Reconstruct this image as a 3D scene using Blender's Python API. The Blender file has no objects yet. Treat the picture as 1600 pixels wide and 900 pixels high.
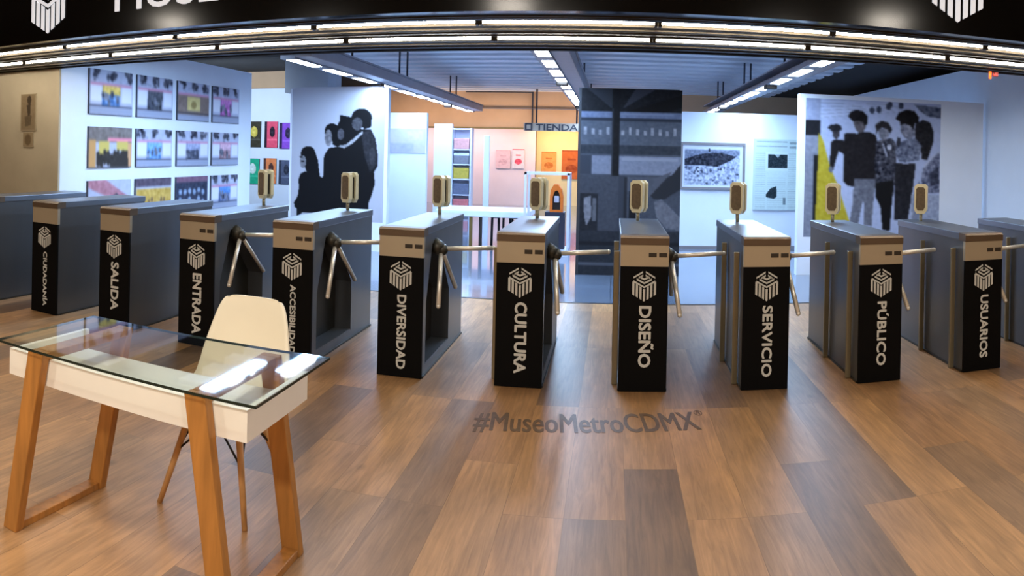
import bpy, bmesh, math, random
import numpy as np
from mathutils import Vector, Matrix
C = bpy.context.scene.collection
R = math.radians
random.seed(4)

# ---------------------------------------------------------------- camera, world, exposure
F, X0, H0, ROLL, HC = 1149.8, 958.4, 242.4, -0.022, 1.5435      # stitched-panorama camera, 1600x900 frame
cd = bpy.data.cameras.new('camera'); cam = bpy.data.objects.new('camera', cd); C.objects.link(cam)
cd.type = 'PANO'
cd.panorama_type = 'CENTRAL_CYLINDRICAL'
cd.central_cylindrical_range_u_min = -X0 / F
cd.central_cylindrical_range_u_max = (1600 - X0) / F
cd.central_cylindrical_range_v_min = -(900 - H0) / F
cd.central_cylindrical_range_v_max = H0 / F
cd.central_cylindrical_radius = 1.0
cd.clip_start = 0.01
_c, _s = math.cos(ROLL), math.sin(ROLL)
cam.matrix_world = Matrix(((_c, _s, 0, 0), (0, 0, -1, 0), (-_s, _c, 0, HC), (0, 0, 0, 1)))
sc = bpy.context.scene
sc.camera = cam
sc.view_settings.view_transform = 'Standard'
sc.view_settings.look = 'None'
sc.view_settings.gamma = 1
sc.view_settings.exposure = 0.0
sc.view_settings.use_curve_mapping = False
wd = bpy.data.worlds.new('world'); sc.world = wd; wd.use_nodes = True
wd.node_tree.nodes['Background'].inputs[0].default_value = (0.70, 0.66, 0.60, 1)
wd.node_tree.nodes['Background'].inputs[1].default_value = 0.05
TUBE_E = 60.0          # soffit tubes
DOWN_W = 60.0          # each entrance downlight
TRACK_E = 30.0         # gallery track diffusers
TRACK_W = 275.0         # light thrown down by each gallery track
SHOP_W = 72.0         # warm lamps of the shop

def at(px, py, X=None, Y=None, z=None):
    """Point of the place seen at a pixel, on the plane X=, Y= or z=."""
    t = (px - X0) / F; v = (H0 - py) / F
    x, y = math.sin(t), math.cos(t)
    d = Vector((_c * x + _s * v, y, -_s * x + _c * v))
    k = X / d.x if X is not None else Y / d.y if Y is not None else (z - HC) / d.z
    return Vector((0, 0, HC)) + d * k

# ---------------------------------------------------------------- materials
def lin(c):
    return tuple((x / 12.92 if x <= .04045 else ((x + .055) / 1.055) ** 2.4) for x in (v / 255 for v in c))
MATS = {}
def mat(name, rgb, rough=.5, metal=0., var=0., scale=8., stretch=(1, 1, 1), emit=None, strength=0., bump=0., spec=.5, coat=0.):
    m = bpy.data.materials.new(name); m.use_nodes = True; MATS[name] = m
    nt = m.node_tree; b = nt.nodes['Principled BSDF']
    col = lin(rgb)
    b.inputs['Base Color'].default_value = (*col, 1)
    b.inputs['Roughness'].default_value = rough
    b.inputs['Metallic'].default_value = metal
    b.inputs['Specular IOR Level'].default_value = spec
    b.inputs['Coat Weight'].default_value = coat
    if emit:
        b.inputs['Emission Color'].default_value = (*lin(emit), 1)
        b.inputs['Emission Strength'].default_value = strength
    if var or bump:
        tc = nt.nodes.new('ShaderNodeTexCoord'); mp = nt.nodes.new('ShaderNodeMapping')
        mp.inputs['Scale'].default_value = stretch
        nz = nt.nodes.new('ShaderNodeTexNoise'); nz.inputs['Scale'].default_value = scale; nz.inputs['Detail'].default_value = 5
        nt.links.new(tc.outputs['Object'], mp.inputs['Vector']); nt.links.new(mp.outputs[0], nz.inputs['Vector'])
        if var:
            rp = nt.nodes.new('ShaderNodeValToRGB')
            rp.color_ramp.elements[0].position = .3; rp.color_ramp.elements[1].position = .7
            rp.color_ramp.elements[0].color = (*[max(0, x * (1 - var)) for x in col], 1)
            rp.color_ramp.elements[1].color = (*[min(1, x * (1 + var)) for x in col], 1)
            nt.links.new(nz.outputs['Fac'], rp.inputs[0]); nt.links.new(rp.outputs[0], b.inputs['Base Color'])
        if bump:
            bp = nt.nodes.new('ShaderNodeBump'); bp.inputs['Strength'].default_value = bump; bp.inputs['Distance'].default_value = .002
            nt.links.new(nz.outputs['Fac'], bp.inputs['Height']); nt.links.new(bp.outputs[0], b.inputs['Normal'])
    return m

mat('steel', (97, 101, 106), .28, .5, .04, 2, (1, 4, .6))
mat('steel_top', (128, 134, 144), .33, .8, .05, 3)
mat('steel_warm', (194, 184, 162), .34, .6, .03, 4)
mat('cap_brown', (112, 96, 80), .36, .6, .06, 4)  # cap tone: darker brown metal than the reader plate below it
mat('steel_dark', (74, 72, 66), .42, .7, .18, 4)
mat('chrome', (238, 232, 220), .28, .45, .03, 5)
mat('brass', (154, 144, 118), .36, .75, .08, 6)
mat('black_panel', (5, 5, 6), .6, 0, .2, 6, spec=.12)
mat('white_vinyl', (206, 205, 198), .6, 0, .04, 20)
mat('button_dark', (50, 42, 34), .4)
mat('plate_cream', (214, 204, 168), .4, .35, .06, 8)
mat('plate_face', (92, 74, 50), .55, .1, .25, 40)
mat('white_wall', (220, 228, 240), .7, 0, .02, 3)
mat('beige_wall', (176, 162, 136), .8, 0, .06, 3)
mat('grey_wall', (150, 156, 166), .75, 0, .05, 3)
mat('front_wall', (150, 128, 102), .85, 0, .05, 2)
mat('orange_wall', (200, 166, 132), .8, 0, .06, 2)
mat('pink_wall', (236, 214, 216), .8, 0, .03, 2)
mat('yellow_wall', (240, 214, 160), .8, 0, .05, 2)
mat('dark_ceiling', (22, 20, 19), .9, 0, .3, 3)
mat('fascia_black', (3, 3, 4), .15, 0, .1, 2, spec=.3)
mat('soffit_metal', (74, 66, 54), .42, .75, .12, 4, (1, 10, 1))
mat('soffit_dark', (28, 25, 21), .5, .4, .12, 4, (1, 10, 1))
mat('sign_white', (250, 252, 255), .5, emit=(240, 246, 255), strength=.55)
mat('tube', (255, 244, 224), .4, emit=(255, 246, 230), strength=TUBE_E)
mat('tube_end', (60, 54, 46), .5, .3)
mat('track_body', (150, 152, 162), .5, .4, .06, 6)
mat('track_diffuser', (240, 246, 255), .4, emit=(232, 242, 255), strength=TRACK_E)
mat('rod', (66, 66, 74), .5, .5)
mat('sensor_black', (20, 22, 26), .5)
mat('down_glow', (255, 240, 210), .4, emit=(255, 232, 196), strength=10)
mat('down_rim', (190, 186, 178), .5, .3)
mat('desk_white', (246, 240, 230), .45, 0, .015, 6)
mat('desk_wood', (172, 116, 54), .5, 0, .22, 10, (3, 3, .35))
mat('chair_shell', (238, 228, 204), .42, 0, .02, 5)
mat('chair_wood', (204, 154, 98), .5, 0, .2, 10, (4, 4, .4))
mat('wire_black', (18, 18, 18), .4, .3)
mat('frame_grey', (126, 120, 122), .5)
mat('frame_dark', (44, 46, 58), .5)
mat('paper', (198, 214, 212), .8, 0, .03, 8)
mat('sign_grey', (64, 62, 70), .5)
mat('sign_back', (196, 178, 160), .7)
mat('counter_white', (214, 228, 246), .2, 0, .02, 3)
mat('case_frame', (208, 214, 232), .3, .1, .02, 3)
mat('stool_black', (30, 26, 26), .4)
mat('leg_gold', (110, 92, 50), .45, .4)
mat('orange_plastic', (226, 112, 30), .4, 0, .08, 5)
mat('plinth_dark', (36, 40, 58), .5)
mat('red_plastic', (190, 50, 40), .4)
mat('orange_glow', (250, 120, 40), .4, emit=(255, 110, 40), strength=1.5)
mat('seam_dark', (48, 52, 60), .5, .3)
mat('shelf_white', (206, 214, 236), .5, 0, .03, 4)
mat('glass_edge', (8, 34, 30), .2)
for nm, c in dict(shelf_pink=(206, 150, 150), shelf_grey=(120, 122, 136), shelf_yellow=(196, 174, 70), shelf_slate=(104, 112, 140), shelf_red=(214, 120, 124)).items():
    mat(nm, c, .6, 0, .12, 20)

def glass_mat(name, tint, refl=1.5):
    m = bpy.data.materials.new(name); m.use_nodes = True; MATS[name] = m
    nt = m.node_tree; nt.nodes.clear()
    out = nt.nodes.new('ShaderNodeOutputMaterial'); mx = nt.nodes.new('ShaderNodeMixShader')
    tr = nt.nodes.new('ShaderNodeBsdfTransparent'); gl = nt.nodes.new('ShaderNodeBsdfGlossy'); fr = nt.nodes.new('ShaderNodeFresnel')
    tr.inputs[0].default_value = (*tint, 1); gl.inputs['Roughness'].default_value = .03; gl.inputs[0].default_value = (1, 1, 1, 1)
    fr.inputs[0].default_value = refl
    ge = nt.nodes.new('ShaderNodeNewGeometry'); sub = nt.nodes.new('ShaderNodeMath'); sub.operation = 'SUBTRACT'; sub.use_clamp = True
    nt.links.new(fr.outputs[0], sub.inputs[0]); nt.links.new(ge.outputs['Backfacing'], sub.inputs[1])   # only the outer face mirrors
    nt.links.new(sub.outputs[0], mx.inputs[0]); nt.links.new(tr.outputs[0], mx.inputs[1]); nt.links.new(gl.outputs[0], mx.inputs[2])
    nt.links.new(mx.outputs[0], out.inputs[0])
glass_mat('glass', (.93, .965, .95), 1.8)
glass_mat('case_glass', (.95, .96, .98), 1.25)

def wood_floor():
    m = bpy.data.materials.new('wood_floor'); m.use_nodes = True; MATS['wood_floor'] = m
    nt = m.node_tree; N = nt.nodes.new; L = nt.links.new; b = nt.nodes['Principled BSDF']
    tc = N('ShaderNodeTexCoord'); mp = N('ShaderNodeMapping')
    mp.inputs['Rotation'].default_value = (0, 0, R(90)); mp.inputs['Location'].default_value = (.35, -.085, 0)
    L(tc.outputs['Object'], mp.inputs[0])
    bk = N('ShaderNodeTexBrick'); bk.offset = .37; bk.offset_frequency = 3; bk.squash = 1
    for k, v in {'Scale': 1, 'Brick Width': 1.38, 'Row Height': .262, 'Mortar Size': .0013, 'Mortar Smooth': .2, 'Bias': 0}.items(): bk.inputs[k].default_value = v
    bk.inputs['Color1'].default_value = (0, 0, 0, 1); bk.inputs['Color2'].default_value = (1, 1, 1, 1); bk.inputs['Mortar'].default_value = (.5, .5, .5, 1)
    L(mp.outputs[0], bk.inputs['Vector'])
    plank = N('ShaderNodeValToRGB'); cr = plank.color_ramp
    stops = [(0, (120, 92, 68)), (.2, (142, 110, 80)), (.4, (162, 124, 86)), (.6, (178, 134, 88)), (.8, (160, 118, 78)), (1, (184, 140, 94))]
    while len(cr.elements) < len(stops): cr.elements.new(.5)
    for e, (p, c) in zip(cr.elements, stops): e.position = p; e.color = (*lin(c), 1)
    L(bk.outputs['Color'], plank.inputs[0])
    # grain: long streaks along each plank, shifted from plank to plank
    add = N('ShaderNodeVectorMath'); add.operation = 'ADD'
    sh = N('ShaderNodeVectorMath'); sh.operation = 'SCALE'; sh.inputs['Scale'].default_value = 37.
    L(bk.outputs['Color'], sh.inputs[0]); L(mp.outputs[0], add.inputs[0]); L(sh.outputs[0], add.inputs[1])
    m2 = N('ShaderNodeMapping'); m2.inputs['Scale'].default_value = (1.6, 22, 1); L(add.outputs[0], m2.inputs[0])
    n1 = N('ShaderNodeTexNoise'); n1.inputs['Scale'].default_value = 1.6; n1.inputs['Detail'].default_value = 7; n1.inputs['Distortion'].default_value = 1.2; n1.inputs['Roughness'].default_value = .62
    L(m2.outputs[0], n1.inputs['Vector'])
    m3 = N('ShaderNodeMapping'); m3.inputs['Scale'].default_value = (1, 3.2, 1); L(add.outputs[0], m3.inputs[0])
    n2 = N('ShaderNodeTexNoise'); n2.inputs['Scale'].default_value = 2.4; n2.inputs['Detail'].default_value = 4
    L(m3.outputs[0], n2.inputs['Vector'])
    r1 = N('ShaderNodeMapRange'); r1.inputs[1].default_value = .32; r1.inputs[2].default_value = .68; r1.inputs[3].default_value = .74; r1.inputs[4].default_value = 1.17
    L(n1.outputs['Fac'], r1.inputs[0])
    r2 = N('ShaderNodeMapRange'); r2.inputs[1].default_value = .3; r2.inputs[2].default_value = .7; r2.inputs[3].default_value = .80; r2.inputs[4].default_value = 1.14
    L(n2.outputs['Fac'], r2.inputs[0])
    # knots
    vo = N('ShaderNodeTexVoronoi'); vo.inputs['Scale'].default_value = 1.5
    m4 = N('ShaderNodeMapping'); m4.inputs['Scale'].default_value = (1, 1.5, 1); L(add.outputs[0], m4.inputs[0]); L(m4.outputs[0], vo.inputs['Vector'])
    r3 = N('ShaderNodeMapRange'); r3.inputs[1].default_value = .015; r3.inputs[2].default_value = .075; r3.inputs[3].default_value = .62; r3.inputs[4].default_value = 1
    L(vo.outputs['Distance'], r3.inputs[0])
    mu = N('ShaderNodeMath'); mu.operation = 'MULTIPLY'; L(r1.outputs[0], mu.inputs[0]); L(r2.outputs[0], mu.inputs[1])
    mu2 = N('ShaderNodeMath'); mu2.operation = 'MULTIPLY'; L(mu.outputs[0], mu2.inputs[0]); L(r3.outputs[0], mu2.inputs[1])
    mo = N('ShaderNodeMapRange'); mo.inputs[3].default_value = 1; mo.inputs[4].default_value = .55; L(bk.outputs['Fac'], mo.inputs[0])
    mu3 = N('ShaderNodeMath'); mu3.operation = 'MULTIPLY'; L(mu2.outputs[0], mu3.inputs[0]); L(mo.outputs[0], mu3.inputs[1])
    sc_ = N('ShaderNodeVectorMath'); sc_.operation = 'SCALE'; L(plank.outputs[0], sc_.inputs[0]); L(mu3.outputs[0], sc_.inputs['Scale'])
    L(sc_.outputs[0], b.inputs['Base Color'])
    b.inputs['Roughness'].default_value = .42; b.inputs['Specular IOR Level'].default_value = .4
    bp = N('ShaderNodeBump'); bp.inputs['Strength'].default_value = .15; bp.inputs['Distance'].default_value = .002
    L(n1.outputs['Fac'], bp.inputs['Height']); L(bp.outputs[0], b.inputs['Normal'])
wood_floor()

def tile_floor():
    m = bpy.data.materials.new('tile_floor'); m.use_nodes = True; MATS['tile_floor'] = m
    nt = m.node_tree; N = nt.nodes.new; L = nt.links.new; b = nt.nodes['Principled BSDF']
    tc = N('ShaderNodeTexCoord')
    bk = N('ShaderNodeTexBrick'); bk.offset = 0
    for k, v in {'Scale': 1, 'Brick Width': .8, 'Row Height': .8, 'Mortar Size': .006}.items(): bk.inputs[k].default_value = v
    bk.inputs['Color1'].default_value = (*lin((100, 112, 132)), 1); bk.inputs['Color2'].default_value = (*lin((108, 120, 138)), 1); bk.inputs['Mortar'].default_value = (*lin((78, 86, 102)), 1)
    L(tc.outputs['Object'], bk.inputs['Vector']); L(bk.outputs['Color'], b.inputs['Base Color'])
    b.inputs['Roughness'].default_value = .12; b.inputs['Specular IOR Level'].default_value = .6; b.inputs['Coat Weight'].default_value = .3
tile_floor()

def print_mat():
    m = bpy.data.materials.new('printed_picture'); m.use_nodes = True; MATS['print'] = m
    nt = m.node_tree; b = nt.nodes['Principled BSDF']
    a = nt.nodes.new('ShaderNodeVertexColor'); a.layer_name = 'ink'
    nt.links.new(a.outputs[0], b.inputs['Base Color']); b.inputs['Roughness'].default_value = .6; b.inputs['Specular IOR Level'].default_value = .12
print_mat()

# ---------------------------------------------------------------- mesh building
class MB:
    def __init__(s): s.bm = bmesh.new()
    def _mi(s, faces, m):
        for f in faces: f.material_index = m
    def verts_box(s, pts, m=0, bevel=0.):
        vs = [s.bm.verts.new(p) for p in pts]
        fs = [s.bm.faces.new([vs[i] for i in q]) for q in ((0, 3, 2, 1), (4, 5, 6, 7), (0, 1, 5, 4), (1, 2, 6, 5), (2, 3, 7, 6), (3, 0, 4, 7))]
        s._mi(fs, m)
        if bevel:
            es = list({e for f in fs for e in f.edges})
            r = bmesh.ops.bevel(s.bm, geom=es, offset=bevel, segments=2, profile=.5, affect='EDGES', clamp_overlap=True)
            s._mi(r['faces'], m)
        return s
    def box(s, x0, x1, y0, y1, z0, z1, m=0, bevel=0.):
        return s.verts_box([(x0, y0, z0), (x1, y0, z0), (x1, y1, z0), (x0, y1, z0), (x0, y0, z1), (x1, y0, z1), (x1, y1, z1), (x0, y1, z1)], m, bevel)
    def beam(s, p, q, w, h, m=0, bevel=0., up=(0, 0, 1)):
        p, q = Vector(p), Vector(q); d = (q - p).normalized(); u = Vector(up)
        if abs(d.dot(u)) > .98: u = Vector((0, 1, 0))
        a = d.cross(u).normalized(); b = a.cross(d).normalized()
        a *= w / 2; b *= h / 2
        return s.verts_box([p - a - b, p + a - b, q + a - b, q - a - b, p - a + b, p + a + b, q + a + b, q - a + b], m, bevel)
    def cyl(s, p, q, r, n=14, m=0, r2=None, cap=True):
        p, q = Vector(p), Vector(q); d = (q - p).normalized(); u = Vector((0, 0, 1)) if abs(d.z) < .9 else Vector((1, 0, 0))
        a = d.cross(u).normalized(); b = d.cross(a).normalized(); r2 = r if r2 is None else r2
        v0, v1 = [], []
        for i in range(n):
            t = 2 * math.pi * i / n; w = a * math.cos(t) + b * math.sin(t)
            v0.append(s.bm.verts.new(p + w * r)); v1.append(s.bm.verts.new(q + w * r2))
        fs = [s.bm.faces.new((v0[i], v0[(i + 1) % n], v1[(i + 1) % n], v1[i])) for i in range(n)]
        for f in fs: f.smooth = True
        if cap: fs += [s.bm.faces.new(v0[::-1]), s.bm.faces.new(v1)]
        s._mi(fs, m); return s
    def tube(s, pts, r, n=10, m=0):
        for i in range(len(pts) - 1): s.cyl(pts[i], pts[i + 1], r, n, m)
        return s
    def ball(s, c, r, m=0, sz=(1, 1, 1)):
        g = bmesh.ops.create_uvsphere(s.bm, u_segments=14, v_segments=8, radius=r, matrix=Matrix.Translation(Vector(c)) @ Matrix.Diagonal((*sz, 1)))
        for v in g['verts']:
            for f in v.link_faces: f.material_index = m; f.smooth = True
        return s
    def prism(s, poly, f0, f1, m=0):
        """poly: 2-D points; f0/f1 map a 2-D point to the 3-D start and end."""
        a = [s.bm.verts.new(f0(*p)) for p in poly]; b = [s.bm.verts.new(f1(*p)) for p in poly]; n = len(poly)
        fs = [s.bm.faces.new((a[i], a[(i + 1) % n], b[(i + 1) % n], b[i])) for i in range(n)]
        fs += [s.bm.faces.new(a[::-1]), s.bm.faces.new(b)]
        s._mi(fs, m); return s
    def holed(s, outer, hole, f0, f1, m=0):
        """A plate with a hole: both faces, the outer rim and the rim of the hole."""
        rings = []
        for f in (f0, f1):
            vo = [s.bm.verts.new(f(*p)) for p in outer]; vh = [s.bm.verts.new(f(*p)) for p in hole]
            es = [s.bm.edges.new((r[i], r[(i + 1) % len(r)])) for r in (vo, vh) for i in range(len(r))]
            g = bmesh.ops.triangle_fill(s.bm, edges=es, use_beauty=True)
            s._mi([x for x in g['geom'] if isinstance(x, bmesh.types.BMFace)], m)
            rings.append((vo, vh))
        for k in (0, 1):
            a, b = rings[0][k], rings[1][k]
            for i in range(len(a)):
                j = (i + 1) % len(a)
                s.bm.faces.new((a[i], a[j], b[j], b[i])).material_index = m
        return s
    def build(s, name, mats, parent=None, flip=True):
        if flip: bmesh.ops.recalc_face_normals(s.bm, faces=s.bm.faces)
        me = bpy.data.meshes.new(name); s.bm.to_mesh(me); s.bm.free()
        for k in ([mats] if isinstance(mats, str) else mats): me.materials.append(MATS[k])
        o = bpy.data.objects.new(name, me); C.objects.link(o)
        if parent: o.parent = parent
        return o
def tag(o, label, cat, group=None):
    o['label'] = label; o['category'] = cat
    if group: o['group'] = group
    return o
def empty(name, loc, label, cat, group=None, rz=0.):
    o = bpy.data.objects.new(name, None); C.objects.link(o); o.location = loc; o.rotation_euler.z = rz; o.empty_display_size = .1
    return tag(o, label, cat, group)
def struct(o): o['kind'] = 'structure'; return o

def text_mesh(body, height, depth=.002, bold=.02, width=None, spacing=1.):
    """Flat lettering in the XY plane, centred; returns a mesh."""
    cu = bpy.data.curves.new('lettering', 'FONT'); cu.body = body; cu.size = height / .72; cu.extrude = depth / 2
    cu.align_x = 'LEFT'; cu.space_character = spacing; cu.resolution_u = 3
    o = bpy.data.objects.new('lettering', cu); C.objects.link(o)
    dg = bpy.context.evaluated_depsgraph_get(); dg.update()
    me = bpy.data.meshes.new_from_object(o.evaluated_get(dg))
    bpy.data.objects.remove(o); bpy.data.curves.remove(cu)
    xs = [v.co.x for v in me.vertices]; x0, x1 = min(xs), max(xs)
    k = 1 if width is None else width / (x1 - x0)
    for v in me.vertices: v.co.x = (v.co.x - (x0 + x1) / 2) * k
    me.materials.clear()
    if bold:                                              # heavier strokes: the same letters laid over each other, slightly shifted
        bm = bmesh.new(); d = bold * height
        for ax, ay, dz in ((1, 0, 0), (-1, 0, .0001), (0, 1, .0002), (0, -1, .0003), (.7, .7, .0004), (-.7, -.7, .0005), (.7, -.7, .0006), (-.7, .7, .0007)):
            n0 = len(bm.verts); bm.from_mesh(me); bm.verts.ensure_lookup_table()
            bmesh.ops.translate(bm, verts=bm.verts[n0:], vec=(ax * d, ay * d, dz * .3))
        bm.to_mesh(me); bm.free()
    return me
def text_obj(name, body, height, material, mw, parent=None, **kw):
    me = text_mesh(body, height, **kw); me.materials.append(MATS[material]); me.transform(mw)
    o = bpy.data.objects.new(name, me); C.objects.link(o)
    if parent: o.parent = parent
    return o
def basis(o, ex, ey):
    ex, ey = Vector(ex), Vector(ey); ez = ex.cross(ey)
    return Matrix(((ex.x, ey.x, ez.x, o[0]), (ex.y, ey.y, ez.y, o[1]), (ex.z, ey.z, ez.z, o[2]), (0, 0, 0, 1)))

# ---------------------------------------------------------------- printed pictures
class Ink:
    """A small drawing in its own 2-D units, printed on a flat grid of coloured points."""
    def __init__(s, x0, y0, x1, y1, n, bg):
        s.b = (x0, y0, x1, y1); s.w = n; s.h = max(2, int(round(n * abs(y1 - y0) / abs(x1 - x0))))
        xs = x0 + (x1 - x0) * (np.arange(s.w) + .5) / s.w; ys = y0 + (y1 - y0) * (np.arange(s.h) + .5) / s.h
        s.X, s.Y = np.meshgrid(xs, ys); s.a = np.zeros((s.h, s.w, 3)); s.a[:] = bg
        s.rng = np.random.RandomState(7)
    def mask(s, pts):
        m = np.zeros(s.X.shape, bool); n = len(pts)
        for i in range(n):
            (xa, ya), (xb, yb) = pts[i], pts[(i + 1) % n]
            if ya == yb: continue
            m ^= ((ya > s.Y) != (yb > s.Y)) & (s.X < (xb - xa) * (s.Y - ya) / (yb - ya) + xa)
        return m
    def poly(s, c, *pts, n=0):
        m = s.mask(pts); s.a[m] = c
        if n: s.a[m] += s.smooth(n)[m][:, None]
        return s
    def rect(s, c, x0, y0, x1, y1, n=0): return s.poly(c, (x0, y0), (x1, y0), (x1, y1), (x0, y1), n=n)
    def ell(s, c, cx, cy, rx, ry, n=0):
        m = ((s.X - cx) / rx) ** 2 + ((s.Y - cy) / ry) ** 2 <= 1; s.a[m] = c
        if n: s.a[m] += s.smooth(n)[m][:, None]
        return s
    def smooth(s, amp, it=2):
        z = s.rng.randn(*s.X.shape)
        for _ in range(it): z = (z + np.roll(z, 1, 0) + np.roll(z, -1, 0) + np.roll(z, 1, 1) + np.roll(z, -1, 1)) / 5
        return z / z.std() * amp * .55
    def grain(s, amp): s.a += s.smooth(amp)[..., None]; return s
    def blur(s, k=1):
        for _ in range(k):
            p = np.pad(s.a, ((1, 1), (1, 1), (0, 0)), mode='edge')
            s.a = (p[1:-1, 1:-1] * 2 + p[:-2, 1:-1] + p[2:, 1:-1] + p[1:-1, :-2] + p[1:-1, 2:]) / 6
        return s
    def mesh(s, name, tl, tr, bl, parent=None):
        """Print with its top-left, top-right and bottom-left corners at 3-D points."""
        tl, tr, bl = Vector(tl), Vector(tr), Vector(bl); w, h = s.w, s.h
        co = [tl + (tr - tl) * (i / (w - 1)) + (bl - tl) * (j / (h - 1)) for j in range(h) for i in range(w)]
        fc = [(j * w + i, (j + 1) * w + i, (j + 1) * w + i + 1, j * w + i + 1) for j in range(h - 1) for i in range(w - 1)]
        me = bpy.data.meshes.new(name); me.from_pydata([tuple(c) for c in co], [], fc)
        at_ = me.color_attributes.new('ink', 'FLOAT_COLOR', 'POINT')
        a = np.clip(s.a, 0, 255) / 255.; a = np.where(a <= .04045, a / 12.92, ((a + .055) / 1.055) ** 2.4)
        rgba = np.ones((h * w, 4), np.float32); rgba[:, :3] = a.reshape(-1, 3)
        at_.data.foreach_set('color', rgba.ravel())
        me.materials.append(MATS['print'])
        o = bpy.data.objects.new(name, me); C.objects.link(o)
        if parent: o.parent = parent
        return o

# ================================================================ SETTING
def slab(name, x0, x1, y0, y1, z0, z1, m): return struct(MB().box(x0, x1, y0, y1, z0, z1).build(name, m))
WX0, WX1 = -9.4, 6.6
slab('floor_entrance', WX0, WX1, -3.6, 7.62, -.1, 0, 'wood_floor')
slab('floor_gallery', WX0, WX1, 7.66, 24.0, -.1, 0, 'tile_floor')
slab('trim_1', WX0, WX1, 7.62, 7.66, -.1, .004, 'seam_dark')
slab('wall_front', WX0, WX1, -3.7, -3.6, 0, 3.4, 'front_wall')
slab('wall_left', WX0 - .1, WX0, -3.7, 24.0, 0, 3.6, 'front_wall')
slab('wall_right', WX1, WX1 + .1, -3.7, 24.0, 0, 3.6, 'front_wall')
slab('wall_back', WX0, WX1, 24.0, 24.1, 0, 3.6, 'pink_wall')
slab('ceiling_entrance', WX0, WX1, -3.6, 4.65, 3.3, 3.4, 'grey_wall')
# black fascia over the opening and the metal soffit behind it
slab('trim_2', WX0, WX1, 4.65, 4.73, 2.45, 3.4, 'fascia_black')
m = MB().box(WX0, WX1, 4.73, 6.4, 2.50, 2.56)
m.box(WX0, WX1, 4.73, 4.98, 2.45, 2.50, 1).box(WX0, WX1, 5.22, 5.66, 2.455, 2.50, 0).box(WX0, WX1, 5.90, 6.4, 2.45, 2.50, 1)
for y in (4.80, 4.86, 5.30, 5.44, 5.58, 6.02, 6.16): m.box(WX0, WX1, y, y + .012, 2.44, 2.452, 0)
struct(m.build('ceiling_soffit', ['soffit_metal', 'soffit_dark']))
slab('trim_3', WX0, WX1, 6.33, 6.4, 2.44, 3.4, 'dark_ceiling')
# gallery ceilings: white ribbed metal in the middle, black on both sides
m = MB().box(-5.6, 4.1, 6.4, 20.0, 3.26, 3.32)
y = 6.6
while y < 19.9: m.box(-5.6, 4.1, y, y + .30, 3.17, 3.26); y += .62
mat('ribbed_white', (206, 210, 218), .5, .1, .04, 2)
struct(m.build('ceiling_gallery', 'ribbed_white'))
slab('ceiling_left', WX0, -5.6, 6.4, 20.0, 3.30, 3.36, 'dark_ceiling')
slab('ceiling_right', 4.1, WX1, 6.4, 20.0, 3.22, 3.36, 'dark_ceiling')
# orange bulkhead over the shop, shop side walls and ceiling
slab('wall_bulkhead', WX0, WX1, 19.6, 19.75, 2.22, 3.4, 'orange_wall')
slab('ceiling_shop', WX0, WX1, 19.75, 24.0, 2.6, 2.7, 'yellow_wall')
slab('wall_shop', -7.2, -2.3, 21.6, 21.72, 0, 2.6, 'pink_wall')
slab('wall_shop.001', -2.3, 2.6, 21.9, 22.0, 0, 2.6, 'yellow_wall')
# left photo wall (runs away from the viewer), beige wall beside it, right white wall
slab('wall_left.001', -6.14, -6.0, 6.42, 11.16, 0, 2.82, 'white_wall')
slab('wall_left.002', WX0, -6.0, 6.385, 6.415, 0, 2.5, 'beige_wall')
slab('wall_left.003', -9.3, -6.3, 15.0, 15.1, 0, 2.9, 'white_wall')
slab('wall_left.004', -9.3, -6.0, 15.1, 15.2, 0, 3.3, 'orange_wall')
slab('wall_right.001', 5.3, 5.42, 6.42, 17.0, 0, 3.0, 'white_wall')
slab('trim_4', -6.2, -5.3, 12.9, 13.6, 2.62, 3.30, 'grey_wall')
slab('wall_right.002', 1.12, 3.6, 12.3, 12.42, 0, 2.30, 'white_wall')
slab('baseboard_right', 1.12, 3.6, 12.28, 12.30, 0, .05, 'frame_grey')
slab('wall_shop.002', -4.15, -3.38, 13.0, 13.12, 0, 2.24, 'white_wall')
slab('wall_shop.003', -3.86, -3.46, 15.5, 15.62, 0, 2.14, 'white_wall')

# ================================================================ LAMPS
def area(name, loc, sx, sy, w, col, rot=(0, 0, 0), parent=None, spread=180):
    l = bpy.data.lights.new(name, 'AREA'); l.shape = 'RECTANGLE'; l.size = sx; l.size_y = sy; l.energy = w; l.color = col; l.spread = R(spread)
    o = bpy.data.objects.new(name, l); C.objects.link(o); o.location = loc; o.rotation_euler = rot
    if parent: o.parent = parent
    return o
ORD = ['first', 'second', 'third', 'fourth', 'fifth', 'sixth', 'seventh', 'eighth', 'ninth', 'tenth']
for row, y, z, where in (('front', 5.10, 2.465, 'front'), ('rear', 5.78, 2.455, 'rear')):
    lo = -5 if row == 'front' else -6
    for i, k in enumerate(range(lo, 4)):
        xa = .29 + 1.25 * (k - 0) - 1.25 + 1.25
        t = empty('tube_light', (xa + .625, y, z), f'tube light, {ORD[i]} from the left in the {where} row under the fascia', 'light', f'tube lights in the {row} row')
        MB().cyl((-.60, 0, 0), (.60, 0, 0), .0115, 12).build('tube', 'tube', t)
        MB().box(-.625, .625, -.05, .05, .024, .034).build('reflector', 'soffit_metal', t)
        for s in (-1, 1): MB().box(s * .610 - .011, s * .610 + .011, -.03, .03, -.028, .026, 0, .004).build('lamp_holder', 'tube_end', t)
dl = [(-5.8, .85, 'left'), (-1.22, .85, 'middle'), (3.25, .85, 'right')]
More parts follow.
